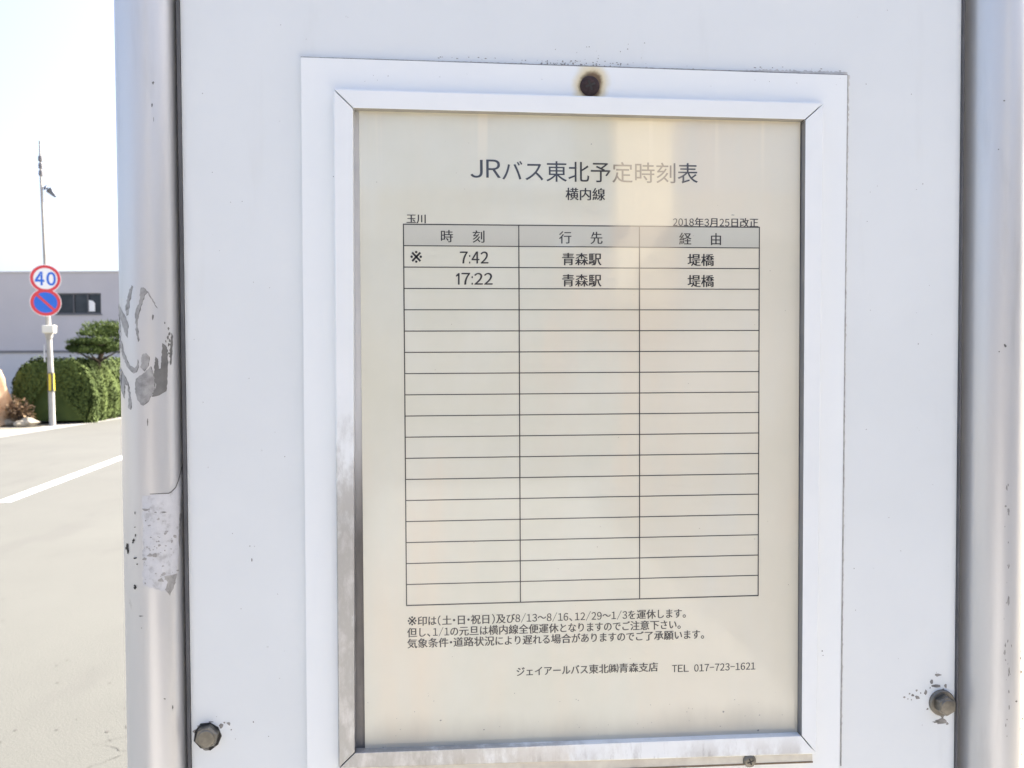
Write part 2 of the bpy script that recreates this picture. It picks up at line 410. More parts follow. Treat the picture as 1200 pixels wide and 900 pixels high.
# posts
def post_geom(xl, xr=None, r=None, yc=.004):
    al = math.atan2(ray(xl, 426).x, ray(xl, 426).y)
    if xr is not None:
        ar = math.atan2(ray(xr, 426).x, ray(xr, 426).y); am = (al + ar) / 2; h = (ar - al) / 2
        D = (yc - EYE.y); X = D * math.tan(am); dist = math.hypot(D, X); return X, dist * math.sin(h)
    D = yc - EYE.y; X = .1
    for _ in range(60):
        dist = math.hypot(D, X); h = math.asin(r / dist); X = D * math.tan(al + h)
    return X, r
PX, PR = post_geom(141, 215.6)
QX, QR = post_geom(1121.5, r=PR * 1.10)
PTOP = 2.45
def tube_ring(X, z, r, k=64): return [(X + r * math.cos(2 * math.pi * i / k), 0, 0 + z) if False else (X + r * math.cos(2 * math.pi * i / k), r * math.sin(2 * math.pi * i / k), z) for i in range(k)]
def post(X, r):
    mb = MB(); zs = [0.0, .4, .8, 1.2, 1.6, 2.0, PTOP - .004, PTOP]
    mb.rings([tube_ring(X, z, r if i < len(zs) - 1 else r * .9) for i, z in enumerate(zs)])
    return mb
def onpost(X, r, eps):                               # picture point -> point on that post's round surface
    def f(px, py):
        d = ray(px, py); ox, oy = EYE.x - X, EYE.y - BASE.y
        a = d.x * d.x + d.y * d.y; b = 2 * (ox * d.x + oy * d.y); c = ox * ox + oy * oy - (r + eps) ** 2
        q = b * b - 4 * a * c
        t = (-b - math.sqrt(max(q, 0))) / (2 * a)
        p = EYE + d * t - BASE
        return p
    return f
def zm(lst, x0, y0, s): return [(x0 + a / s, y0 + b / s) for a, b in lst]
pl = post(PX, PR)
o1, o2, o3 = onpost(PX, PR, .00006), onpost(PX, PR, .00012), onpost(PX, PR, .00018)
def refine(poly, amp=.5, step=3.0):                  # ragged edge
    out = []
    for i, p in enumerate(poly):
        q = poly[(i + 1) % len(poly)]; L = math.hypot(q[0] - p[0], q[1] - p[1]); k = max(1, int(L / step))
        for j in range(k):
            t = j / k; out.append((p[0] + (q[0] - p[0]) * t + (rng.uniform(-amp, amp) if j else 0), p[1] + (q[1] - p[1]) * t + (rng.uniform(-amp, amp) if j else 0)))
    return out
chips = [
 ([(170,70),(150,130),(135,200),(140,250),(150,240),(156,180),(166,130),(178,78)], 1),
 ([(95,178),(110,215),(135,255),(150,300),(146,380),(132,350),(112,290),(96,235)], 1),
 ([(225,85),(250,90),(262,112),(245,130),(232,180),(215,230),(203,290),(208,330),(215,390),(207,402),(198,345),(190,260),(197,210),(215,170),(220,120)], 1),
 ([(256,104),(262,104),(300,165),(322,205),(316,202),(292,164)], 1),
 ([(98,380),(112,400),(128,470),(160,540),(188,556),(203,535),(206,503),(212,548),(200,578),(180,586),(140,545),(115,470)], 1),
 ([(230,480),(255,468),(275,490),(270,540),(245,575),(225,555)], 1),
 ([(195,620),(235,592),(285,545),(300,590),(305,640),(318,650),(300,700),(280,725),(270,750),(235,775),(205,745),(190,680)], 1),
 ([(307,640),(302,590),(310,490),(322,500),(328,560),(340,560),(346,520),(350,410),(375,430),(385,520),(380,600),(372,690),(330,715),(286,724),(305,690)], 2),
 ([(405,350),(412,370),(408,470),(398,540),(393,470),(398,400)], 2),
 ([(100,545),(150,640),(170,760),(165,800),(150,790),(155,730),(148,660),(130,650),(128,735),(114,700),(104,640)], 1),
 ([(96,240),(106,300),(104,420),(99,470)], 1),
]
o0 = onpost(PX, PR, .00003)
for poly, mi in chips:
    pl.poly2(refine([(a + .55, b + .45) for a, b in zm(poly, 120, 320, 5.0)], .7), o0, 2, 2.0)
for poly, mi in chips: pl.poly2(refine(zm(poly, 120, 320, 5.0), .8, 1.8), o1, mi, 2.0)
flecks(pl, o2, [(120 + a / 5, 320 + b / 5, r, .8, 1.5) for a, b, r in ((295, 258, 2), (365, 292, 1), (388, 325, 1.3), (392, 355, 1.4), (385, 375, 1.6), (394, 395, 1.2), (388, 420, 1.6), (380, 455, 1.4), (390, 470, 1), (372, 400, 1), (362, 655, 1.2))], 2, .5, 2.0)
flecks(pl, o2, [(173, 494, 1.3, .5, 4), (179.5, 97, 1.3, 1.0, 1.2), (178, 123, 1.2, .9, 1.5), (180, 140, .8, .4, 4), (193, 819, 1.2), (202.5, 829, 1.1, .7, 2.2), (165, 722, 1.4, 1.8, .5), (166, 736, .7)], 2, .5, 2.0)
resid = refine(zm([(212,272),(262,266),(350,262),(385,232),(402,190),(420,150),(422,240),(410,330),(405,560),(395,680),(370,760),(355,790),(300,772),(215,742)], 120, 520, 4.5), 1.3, 2.2)
pl.poly2(resid, o1, 3, 2.0)
pl.poly2(refine(zm([(325,700),(395,684),(385,735),(357,802),(330,770),(345,730)], 120, 520, 4.5)), o2, 1, 2.0)
pl.poly2(refine(zm([(408,370),(416,365),(414,460),(406,565),(402,500)], 120, 520, 4.5)), o2, 1, 2.0)
crack = zm([(250,264),(350,259),(362,252),(385,228),(398,196),(418,120),(421,122),(402,198),(389,232),(364,258),(350,264),(250,267)], 120, 520, 4.5)
pl.poly2(crack, o2, 2, 2.0)
sp = []
for k in range(60):
    a, b = rng.uniform(222, 398), 275 + 480 * rng.random() ** .7
    sp.append((120 + a / 4.5, 520 + b / 4.5, abs(rng.gauss(0, .8)) + .35, rng.uniform(.8, 1.8), rng.uniform(.6, 1.2)))
flecks(pl, o2, sp, 1, .5, 2.0)
flecks(pl, o3, [(120 + a / 4.5, 520 + b / 4.5, r, sx, sy) for a, b, r, sx, sy in ((130, 540, 2.6, .8, 1.8), (134, 565, 2, .6, 1.6), (125, 550, 2, 1, .8), (163, 510, 1.6, 1, 1.2), (174, 482, 1.3, .7, 1.4), (171, 440, .8, 1, 1), (172, 365, .9, .6, 2),
      (170, 605, 1.2, 1.2, .9), (183, 635, 1, 1, 1), (172, 758, 1.9, .9, 1.5), (170, 748, 1.2, 1, 1), (178, 603, 1, 1, 1), (160, 520, .9, 1, 1))], 4, .55, 2.0)
pl.build('post', [M_POST, M_CHIP, M_CHIPD, M_RESID, M_SOOT], stop, recalc=False)
pr = post(QX, QR)
q2 = onpost(QX, QR, .00012)
flecks(pr, q2, [(1178, 405, 1.6), (1171, 412, .8), (1191, 822, 1.1), (1177, 118, 1), (1170, 175, .7)], 2, .5, 2.0)
flecks(pr, q2, [(rng.gauss(1181, 1.6), rng.uniform(560, 880), abs(rng.gauss(0, .7)) + .3, .8, rng.uniform(1, 3)) for k in range(30)], 1, .5, 2.0)
flecks(pr, q2, [(rng.gauss(1196, 1.2), rng.uniform(690, 900), abs(rng.gauss(0, .3)) + .3, 1, rng.uniform(1, 2)) for k in range(9)], 5, .5, 2.0)
pr.build('post', [M_POST, M_CHIP, M_CHIPD, M_RESID, M_SOOT, M_BROWN], stop, recalc=False)

# bolts
def hexbolt(px, py, r, washer=None, turn=.3, off=0.0):
    c = P(px, py, 0) - BASE; mb = MB()
    k = 0.000385
    y0 = Y0
    if washer:
        rw = washer * k
        mb.rings([[(c.x + rw * q * math.cos(a), y0 - d, c.z + rw * q * math.sin(a)) for a in (2 * math.pi * i / 32 for i in range(32))] for q, d in ((1, 0), (1, .0012), (.93, .0016))], smooth=False)
        y0 -= .0016
    R_ = r * k
    loops = []
    for q, d in ((1.0, 0.0), (1.0, .0030), (.90, .0038)):
        loops.append([(c.x + R_ * q * math.cos(turn + math.pi / 3 * i), y0 - d, c.z + R_ * q * math.sin(turn + math.pi / 3 * i)) for i in range(6)])
    mb.rings(loops, smooth=False)
    rr = R_ * .74
    mb.rings([[(c.x + rr * q * math.cos(a), y0 - d, c.z + rr * q * math.sin(a)) for a in (2 * math.pi * i / 28 for i in range(28))] for q, d in ((1, .00375), (.93, .0042), (.5, .0043))], smooth=False)
    return mb.build('bolt', M_BOLT, stop, bevel=.0003)
hexbolt(244, 861, 13.6, None, .28)
hexbolt(1103, 823, 12.5, 16.5, .5)

# backing plate, ring round the case
def ring(outer, inner, y_out, y_back, mb, mi=0):
    k = len(outer)
    fo = [(p.x, y_out, p.z) for p in outer]; fi = [(p.x, y_out, p.z) for p in inner]
    bo = [(p.x, y_back, p.z) for p in outer]; bi = [(p.x, y_back, p.z) for p in inner]
    vs = fo + fi + bo + bi; fs = []
    for i in range(k):
        j = (i + 1) % k
        fs += [(i, j, k + j, k + i), (2 * k + i, 3 * k + i, 3 * k + j, 2 * k + j), (i, 2 * k + i, 2 * k + j, j), (k + i, k + j, 3 * k + j, 3 * k + i)]
    mb.add(vs, fs, mi)
YP = -.0028                                           # front of the plate (world y)
pq = lambda a, y: [P(x_, y_, y) - BASE for x_, y_ in a]
plate_o = pq([(352.5, 67), (993, 88), (983, 960), (360.6, 962)], YP)
plate_i = pq([(405, 118), (952, 132), (947, 874), (405, 893)], YP)
pb = MB(); ring(plate_o, plate_i, YP - BASE.y, Y0 - .0001, pb)
onplate = lambda x, y: P(x, y, YP - .00008) - BASE
flecks(pb, onplate, [(963.5, 763, 1.1), (964.5, 768, .6), (402, 277.5, .9), (391, 207, .7)], 1)
flecks(pb, onplate, [(rng.uniform(360, 985), rng.uniform(82, 104), rng.uniform(.25, .5)) for k in range(14)], 1)
plate = pb.build('backing_plate', [M_PLATE, M_GRIME], stop, bevel=.0005)

# perished sealant along the plate's upper and right edges, with a line of grime in the joint
sl_ = MB()
def bead(pts, wfun, h, mi, side):
    rs = []
    for i, (x_, y_) in enumerate(pts):
        a = P(x_, y_, 0) - BASE; w1 = wfun(i)
        hh = h * rng.uniform(.6, 1.2)
        nn = Vector((0, 0, 1)) if side == 'top' else Vector((1, 0, 0))
        rs.append([a + nn * w1 + Vector((0, -.00006, 0)), a + nn * (w1 * .5) + Vector((0, -hh, 0)), a - nn * .0006 + Vector((0, -hh, 0))])
    vs = [p for r_ in rs for p in r_]
    fs = [(j * 3 + i, j * 3 + i + 1, (j + 1) * 3 + i + 1, (j + 1) * 3 + i) for j in range(len(rs) - 1) for i in range(2)]
    sl_.add(vs, fs, mi, False)
YE = -.0028
def edge_top(x_):                                    # the plate's upper edge, seen on the board behind it
    p = P(x_, 67 + (x_ - 352.5) * .0328, YE); return p
tp = [(352.5 + i * 2.1, 66.6 + i * 2.1 * .0328) for i in range(306)]
def w_seal(i):
    x_ = tp[i][0]; big = max(0, min(1, (x_ - 850) / 60)); mid = max(0, min(1, (x_ - 440) / 150)); j = rng.random()
    return .00005 + mid * .0003 * rng.random() ** 2 + big * (.0006 + .0009 * j) + (.0009 * j if rng.random() < .05 * mid else 0)
def w_line(i):
    x_ = tp[i][0]; mid = max(.0, min(1, (x_ - 380) / 200)); big = max(0, min(1, (x_ - 900) / 60))
    return .00004 + mid * .00022 * rng.uniform(.5, 1.3) - big * .00008
bead(tp, w_seal, .00012, 0, 'top'); bead(tp, w_line, .00030, 1, 'top')
rp = [(993.4 - 8 * (i / 279.) + .2, 88 + i * 2.9) for i in range(280)]
bead(rp, lambda i: .0001 + .0012 * math.exp(-i / 30.) * rng.random() + .0005 * rng.random() ** 4, .00012, 0, 'right')
bead(rp, lambda i: .00003 + .00018 * rng.random() + .0002 * math.exp(-i / 50.) * rng.random(), .0003, 2, 'right')
sl_.build('sealant', [M_SEAL, M_GRIME, simple('pale_grime', (.40, .395, .385), .95, 0, .4, 300)], stop, recalc=False)

# case lining and frame rails (mitred)
frame = empty('notice_frame', (0, 0, 0)); frame.parent = stop
YR = -.0072                                           # front of the rails
ro = pq([(390, 103.5), (966, 120), (957.5, 884), (396.5, 901)], YR)
ri = pq([(413.5, 126.5), (944, 140), (939.5, 862.5), (415.5, 882.5)], YR)
def rail(a, b):
    mb = MB(); ctr = (ro[a] + ro[b] + ri[a] + ri[b]) / 4
    g_ = .00032                                       # hairline mitre gap
    d = (ro[b] - ro[a]).normalized() * g_
    O0, O1, I0, I1 = ro[a] + d, ro[b] - d, ri[a] + d, ri[b] - d
    yo, yi = YR + .0005 - BASE.y, YR - BASE.y
    m0, m1 = O0.lerp(I0, .08), O1.lerp(I1, .08)
    sec = [((O0, O1), YP - BASE.y - .0002), ((O0, O1), yo), ((m0, m1), yi), ((I0, I1), yi), ((I0, I1), -.0018 - BASE.y)]
    v0 = [(p[0].x, y_, p[0].z) for p, y_ in sec]; v1 = [(p[1].x, y_, p[1].z) for p, y_ in sec]
    mb.prism(v0, v1); mb.mi[3] = 1
    return mb
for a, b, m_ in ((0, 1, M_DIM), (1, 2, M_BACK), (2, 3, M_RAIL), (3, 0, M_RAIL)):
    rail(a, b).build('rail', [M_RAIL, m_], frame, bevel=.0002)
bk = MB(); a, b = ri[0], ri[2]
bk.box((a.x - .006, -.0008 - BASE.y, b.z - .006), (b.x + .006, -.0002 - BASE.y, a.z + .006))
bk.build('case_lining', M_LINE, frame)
# lower lip of the case
lp = MB(); q0, q1, q2_, q3 = pq([(418, 899), (952, 881), (952.5, 893.5), (418, 913)], -.0058)
lp.prism([(p.x, -.0058 - BASE.y, p.z) for p in (q0, q1, q2_, q3)], [(p.x, YP - BASE.y - .0002, p.z) for p in (q0, q1, q2_, q3)])
n = N('creamy_lip_paint'); f = n.noise(60, 5, .65, (1, 1, 1)); n.set('Base Color', n.ramp(f, [(.32, (.55, .50, .42)), (.6, (.72, .68, .57))])); n.set('Roughness', .45); M_LIP = n.m
flk = lambda x, y: P(x, y, -.0059) - BASE
for k in range(0):
    x_ = rng.uniform(480, 952); yy = 893.5 + (952 - x_) * .0365
    lp.poly2(blob(rng, x_, yy - rng.uniform(.2, 1.6), rng.uniform(.4, 1.3), 7, .4, 2.2, .6), flk, 1)
lp.build('lower_lip', M_LIP, frame, bevel=.0003)
le = MB(); e0, e1, e2, e3 = pq([(418, 911.5), (952.5, 892), (952.5, 893.8), (418, 914)], -.0059)
le.prism([(p.x, -.0060 - BASE.y, p.z) for p in (e0, e1, e2, e3)], [(p.x, -.0054 - BASE.y, p.z) for p in (e0, e1, e2, e3)])
le.build('rusty_lip_edge', M_BROWN, frame)

def screw(px, py, rpx, ysurf, mat, parent, dome=.0016):
    c = P(px, py, ysurf) - BASE; r_ = rpx * .000385; mb = MB(); k = 28
    prof = [(1.0, .0), (1.0, .35), (.9, .72), (.7, .93), (.45, 1.0)]
    mb.rings([[(c.x + r_ * q * math.cos(2 * math.pi * i / k), c.y - dome * d, c.z + r_ * q * math.sin(2 * math.pi * i / k)) for i in range(k)] for q, d in prof])
    a_, b_ = r_ * .10, r_ * .52
    tw = .35; R2 = lambda x_, z_: (c.x + x_ * math.cos(tw) - z_ * math.sin(tw), c.y - dome * 1.02, c.z + x_ * math.sin(tw) + z_ * math.cos(tw))
    mb.add([R2(*p) for p in ((-a_, -b_), (a_, -b_), (a_, b_), (-a_, b_))], [(0, 1, 2, 3)], 1)
    mb.add([(p[0], p[1] - .00003, p[2]) for p in [R2(*p) for p in ((-b_, -a_), (b_, -a_), (b_, a_), (-b_, a_))]], [(0, 1, 2, 3)], 1)
    return mb.build('screw', [mat, M_SOOT], parent, recalc=False)
screw(691, 101, 11.6, YP, M_RUST, frame, .0018)
screw(878, 891, 8, -.0058, M_BOLT, frame)

# ================================================================== TIMETABLE SHEET
YS = PB.y
sheet = empty('timetable_sheet', PB, 'yellowed Japanese bus timetable sheet with a mostly empty ruled table, held in the white frame', 'timetable')
def S2(px, py):                                       # picture point -> (x, z) on the sheet, local
    p = P(px, py, YS); return (p.x - PB.x, p.z - PB.z)
pp = MB()
x0, z1 = S2(420.5, 126); x1, z0 = S2(934.5, 866); z1 = S2(420, 120)[1]; z0 = S2(420, 885)[1]
pp.box((x0, 0, z0), (x1, .0003, z1))
onsheet = lambda x, y: (lambda q: (q[0], -.00004, q[1]))(S2(x, y))
flecks(pp, onsheet, [(516.5, 844, 1.1), (567, 855, .8), (604, 872, 1), (562, 874, .8), (847.5, 834, 1.1), (888.5, 856, 1.2), (844, 851, .7), (890, 838, .6), (859, 252, 1, 1.6, .6), (861, 820, .6), (693, 169, .6),
                     (486, 834, .5), (866, 826, .4), (873, 839, .5), (888, 868, .7), (449, 876, .8)], 1)
flecks(pp, onsheet, [(rng.uniform(425, 930), 884 - (rng.random() ** 2) * 70 - .04 * 300 * rng.random(), rng.uniform(.2, .55)) for k in range(70)], 1)
flecks(pp, onsheet, [(rng.uniform(425, 930), rng.uniform(140, 850), rng.uniform(.2, .38)) for k in range(40)], 2)
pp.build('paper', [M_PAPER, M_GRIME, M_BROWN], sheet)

# table
gx0, gz1 = S2(474, 262.8); gx1 = S2(890.6, 267.4)[0]; gz0 = S2(475, 709.6)[1]
gx0 = (gx0 + S2(475.2, 709.6)[0]) / 2; gx1 = (gx1 + S2(887.6, 700.2)[0]) / 2
c1 = (S2(609.6, 265)[0] + S2(608.2, 706)[0]) / 2; c2 = (S2(750.4, 266)[0] + S2(748.4, 703)[0]) / 2
rh = (gz1 - gz0) / 18
hd = MB(); hd.add([(a, -.00004, b) for a, b in ((gx0, gz1 - rh), (gx1, gz1 - rh), (gx1, gz1), (gx0, gz1))], [(0, 1, 2, 3)])
hd.build('heading_tint', M_HEAD, sheet)
gr = MB(); lw = .00021
for i in range(19):
    z_ = gz1 - rh * i; l2 = lw * (1.25 if i in (0, 18) else 1)
    gr.add([(a, -.00008, b) for a, b in ((gx0 - lw, z_ - l2), (gx1 + lw, z_ - l2), (gx1 + lw, z_ + l2), (gx0 - lw, z_ + l2))], [(0, 1, 2, 3)])
for x_ in (gx0, c1, c2, gx1):
    gr.add([(a, -.00010, b) for a, b in ((x_ - lw * 1.2, gz0), (x_ + lw * 1.2, gz0), (x_ + lw * 1.2, gz1), (x_ - lw * 1.2, gz1))], [(0, 1, 2, 3)])
gr.build('table_rules', M_INK, sheet)

# glyphs
FULL = {c: chr(ord(c) + 0xFEE0) for c in '0123456789JRTEL:/-()'}
_gl = {}
def glyph(ch, weight):
    key = (ch, weight)
    if key in _gl: return _gl[key]
    cu = bpy.data.curves.new('glyph', 'FONT'); cu.body = FULL.get(ch, ch); cu.size = 1; cu.resolution_u = 4
    cu.offset = weight; cu.fill_mode = 'FRONT'
    ob = bpy.data.objects.new('glyph', cu); COL.objects.link(ob)
    dg = bpy.context.evaluated_depsgraph_get(); dg.update()
    me = bpy.data.meshes.new_from_object(ob.evaluated_get(dg))
    vs = [(v.co.x, v.co.y) for v in me.vertices]; fs = [list(p.vertices) for p in me.polygons]
    bpy.data.objects.remove(ob); bpy.data.curves.remove(cu); bpy.data.meshes.remove(me)
    _gl[key] = (vs, fs); return _gl[key]
def put(mb, ch, x, z, w_, h_, weight=0.0, fit=False, narrow=False):
    """cell: left x, bottom z, width w_, height h_; fit: stretch the ink itself into the cell"""
    vs, fs = glyph(ch, weight if weight < -1e-6 else 0)
    if not vs: return
    if weight > 0:
        put(mb, ch, x - weight * w_, z, w_, h_, 0, fit, narrow); put(mb, ch, x + weight * w_, z + weight * .4 * h_, w_, h_, -1e-9, fit, narrow); return
    dy = -.00008 if weight == 0 else -.00011
    xs = [v[0] for v in vs]; ys = [v[1] for v in vs]
    if fit:
        a, b, c_, d_ = min(xs), max(xs), min(ys), max(ys)
        out = [(x + (vx - a) / (b - a) * w_, dy, z + (vy - c_) / (d_ - c_) * h_) for vx, vy in vs]
    elif narrow:                                      # half-width form: ink squeezed into the cell, kept on the baseline
        a, b = min(xs), max(xs); inkw = w_ * (.80 if (b - a) > .3 else .8 * (b - a) / .45)
        ox = x + (w_ - inkw) / 2
        out = [(ox + (vx - a) / max(b - a, 1e-4) * inkw, dy, z + (vy + .10) * h_) for vx, vy in vs]
    else:
        out = [(x + vx * w_, dy, z + (vy + .10) * h_) for vx, vy in vs]
    mb.add(out, fs)
HALF = set('0123456789/:-TEL')
KANA = {chr(i) for i in range(0x3041, 0x30FF)}
def adv(ch):
    if ch == ' ': return .5
    if ch in HALF: return .56
    if ch in '・': return .42
    if ch in '、。': return .58
    if ch in '（）': return .50
    if ch == '～': return .90
    if ch in KANA: return .90
    return 1.0
def line(name, s, pxl, pxr, pyc, hpx, weight=0.0, label=None, monos=False):
    """s set between two picture x positions, optical centre pyc at its left end, em height hpx"""
    mb = MB(); xl, zc = S2(pxl, pyc); xr = S2(pxr, pyc)[0]
    em = hpx * .000385
    tot = sum(adv(c) for c in s); k = (xr - xl) / tot; x_ = xl; zb = zc - em / 2
    for c in s:
        a = adv(c) * k
        if c == ' ': pass
        elif c == '※': put(mb, c, x_ + a * .06, zb + em * .08, a * .88, em * .88, 0, fit=True)
        elif c in HALF: put(mb, c, x_, zb, a, em, weight, narrow=True)
        elif c in '・（）、。':
            vs, fs = glyph(c, .012); xs = [v[0] for v in vs]; m = (min(xs) + max(xs)) / 2
            if c in '、。': ox = x_ + .04 * k
            else: ox = x_ + a / 2 - (m - min(xs)) * em
            mb.add([(ox + (v[0] - min(xs)) * em, -.00008, zb + (v[1] + .10) * em) for v in vs], fs)
        else: put(mb, c, x_ - .0 * k, zb, a, em, weight)
        x_ += a
    return mb.build(name, M_INK, sheet, recalc=False)
T = MB(); em = 26.3 * .000385
def cellpx(mb, ch, x0p, x1p, y0p, y1p, weight=0.0):
    a, b = S2(x0p, y1p), S2(x1p, y0p); put(mb, ch, a[0], a[1], b[0] - a[0], b[1] - a[1], weight, fit=True)
cellpx(T, 'J', 551.3, 565.5, 187.5, 208.3, .010); cellpx(T, 'R', 570, 586.5, 187.3, 208.3, .010)
xl, zc = S2(587, 199.6); xr = S2(818.5, 202)[0]; pitch = (xr - xl) / 9
for i, ch in enumerate('バス東北予定時刻表'):
    put(T, ch, xl + pitch * i + pitch * .0, zc - em * .5, pitch, em, .004)
T.build('title_text', M_INK, sheet, recalc=False)
line('route_text', '横内線', 662.5, 709.5, 227, 15.8, .018)
line('stop_name_text', '玉川', 476, 500, 256, 11.6, .026)
line('date_text', '2018年3月25日改正', 788, 889, 260, 11.8, .020)
for ch, xc, yc in (('時', 523.5, 276.5), ('刻', 561, 277), ('行', 662.5, 278), ('先', 699, 278.5), ('経', 803, 279.5), ('由', 839, 280)):
    H = MB(); cx, cz = S2(xc, yc); e_ = 15.6 * .000385; put(H, ch, cx - e_ / 2, cz - e_ / 2, e_, e_, .014); H.build('heading_character', M_INK, sheet, recalc=False)
def entry(s, xl, xr, y0p, y1p, wts=.035):
    mb = MB(); wd = {':': .30, '1': .62}; tot = sum(wd.get(c, 1) for c in s); x_ = xl; k = (xr - xl) / tot
    for c in s:
        a = wd.get(c, 1) * k
        if c == ':':
            for t_ in (.36, .92):
                yy = y0p + (y1p - y0p) * t_
                mb.add([(q[0], -.00008, q[1]) for q in (S2(x_ + a * .28, yy + 1.1), S2(x_ + a * .74, yy + 1.1), S2(x_ + a * .74, yy - 1.1), S2(x_ + a * .28, yy - 1.1))], [(0, 1, 2, 3)])
        elif c == '1':
            ya, yb, xr_ = y0p, y1p, x_ + a * .78
            pts_ = [(xr_ - 1.9, yb), (xr_, yb), (xr_, ya), (xr_ - 1.3, ya), (xr_ - 4.3, ya + 2.7), (xr_ - 4.3, ya + 4.4), (xr_ - 1.9, ya + 3.3)]
            mb.poly2(pts_, lambda u_, v_: (S2(u_, v_)[0], -.00008, S2(u_, v_)[1]))
        else: cellpx(mb, c, x_ + a * .09, x_ + a * .91, y0p, y1p, wts)
        x_ += a
    return mb
entry('7:42', 538.3, 573, 295, 308.8).build('departure_time_text', M_INK, sheet, recalc=False)
entry('17:22', 533, 578, 320, 333.6).build('departure_time_text', M_INK, sheet, recalc=False)
K = MB(); cellpx(K, '※', 481, 494.5, 294, 308, 0); K.build('remark_text', M_INK, sheet, recalc=False)
line('destination_text', '青森駅', 658, 705, 303.3, 15.7, .020)
line('destination_text', '青森駅', 658, 705, 328.3, 15.7, .020)
line('via_text', '堤橋', 805.5, 837, 304.3, 15.7, .020)
line('via_text', '堤橋', 805.5, 837, 329, 15.7, .020)
line('notice_text', '※印は（土・日・祝日）及び8/13～8/16、12/29～1/3を運休します。', 477, 806, 728, 12.3, .024)
line('notice_text', '但し、1/1の元旦は横内線全便運休となりますのでご注意下さい。', 477, 800, 741.2, 12.3, .024)
line('notice_text', '気象条件・道路状況により遅れる場合がありますのでご了承願います。', 477, 827.5, 754, 12.3, .024)
line('company_text', 'ジェイアールバス東北㈱青森支店', 604.5, 771.5, 787, 12.2, .024)
line('company_text', 'TEL', 787, 807.5, 783.3, 11.8, .03)
line('company_text', '017-723-1621', 813, 885.5, 782.5, 11.8, .03)

# ================================================================== ACROSS THE ROAD
n = N('clipped_hedge_leaf'); f = n.noise(1.6, 4, .6); f2 = n.noise(9, 3, .6)
c = n.ramp(f, [(.3, (.042, .064, .020)), (.7, (.095, .128, .036))]); c = n.mix(n.math('MULTIPLY', n.smooth(f2, .55, .75), .4), c, (.12, .135, .025))
n.set('Base Color', c); n.set('Roughness', .85); n.set('Specular IOR Level', .15); M_HEDGE = n.m
n = N('pine_needle'); f = n.noise(2.2, 4, .6)
n.set('Base Color', n.ramp(f, [(.3, (.034, .060, .016)), (.7, (.085, .12, .028))])); n.set('Roughness', .8); n.set('Specular IOR Level', .2); M_PINE = n.m
M_BARK = simple('bark', (.11, .085, .065), .95, 0, .35, 9)
M_DEAD = simple('dried_leaf', (.30, .20, .11), .9, 0, .4, 6)

def quad_leaf(mb, c, nrm, sz, rg, asp=.55, mi=0):
    nrm = (nrm + Vector((rg.gauss(0, .42), rg.gauss(0, .42), rg.gauss(0, .42)))).normalized()
    a = nrm.orthogonal().normalized(); a = (Matrix.Rotation(rg.uniform(0, 6.28), 3, nrm) @ a) * sz; b = nrm.cross(a) * asp
    mb.add([c - a, c - a * .1 + b, c + a, c - a * .1 - b], [(0, 1, 2, 3)], mi)

# hedge runs along the far side of the road; rounded, leaning end towards the bus stop
rg = random.Random(11)
h0 = G(105, 496); h1 = G(139, 490)
hd_ = (h1 - h0); hd_.z = 0; hd_.normalize(); hn = Vector((-hd_.y, hd_.x, 0))    # hn points to the left, away from the road
W = (G(109, 497) - G(25, 497)).length; HH = 1.62; LEN = 9.0
hb = MB()
def hedge_pt(t, s_):            # t along, s_ around the section (0..1, from road foot over the top to the far foot)
    a = math.pi * s_
    cx, cz = math.cos(a), math.sin(a)
    p_ = .42
    sx = math.copysign(abs(cx) ** p_, cx); sz = abs(cz) ** p_
    wob = .07 * math.sin(t * 8.3 + 3 * math.sin(s_ * 6)) + .06 * math.sin(t * 2.3 + 1) + .05 * math.sin(t * 5.1 + s_ * 7)
    belly = 1 + .10 * math.sin(min(1, sz) * math.pi)
    endr = 1.0 if t > .55 else (1 - (1 - t / .55) ** 3.0 * .05)
    x_ = sx * (W / 2) * .93 * belly * endr + wob * .5
    z_ = sz * (HH + wob * .5) * (1.0 if t > .45 else (1 - (1 - t / .45) ** 2.4 * .06))
    q = h0 + hd_ * t + hn * (W / 2 - x_ * 1.0)
    return Vector((q.x, q.y, max(0.0, z_)))
hbase = h0 + hd_ * (LEN / 2) + hn * (W / 2); hbase.z = 0
core = [[hedge_pt(t, s_ / 20) for s_ in range(21)] for t in (.0, .15, .35, .6, 1, 1.6, 2.4, 3.4, 4.6, 6, 7.5, LEN)]
shr = lambda q, t: hbase + (q - hbase) * .97
vs = []; k = 21
for j, r_ in enumerate(core):
    cen = sum(r_, Vector()) / k
    vs += [cen + (q - cen) * .94 - hbase for q in r_]
fs = [(j * k + i, j * k + i + 1, (j + 1) * k + i + 1, (j + 1) * k + i) for j in range(len(core) - 1) for i in range(k - 1)]
fs += [tuple(range(k)), tuple(range((len(core) - 1) * k, len(core) * k))]
hb.add(vs, fs)
for i in range(21000):
    t = LEN * rg.random() ** 1.6; s_ = rg.random()
    if i % 2: s_ = .22 * rg.random() ** 2.6
    q = hedge_pt(t, s_); e1 = hedge_pt(t, min(1, s_ + .01)) - hedge_pt(t, max(0, s_ - .01)); nrm = hd_.cross(e1)
    if nrm.length < 1e-6: continue
    nrm.normalize(); cen = h0 + hd_ * t + hn * (W / 2); cen.z = .7
    if nrm.dot(q - cen) < 0: nrm = -nrm
    quad_leaf(hb, q + nrm * rg.uniform(-.07, .05) * (1 + .6 * math.sin(t * 9 + s_ * 30)) - hbase, nrm, rg.uniform(.030, .060), rg)
end0 = core[0]; ec = sum(end0, Vector()) / k; ew = [(end0[j + 1] - end0[j]).length for j in range(20)]
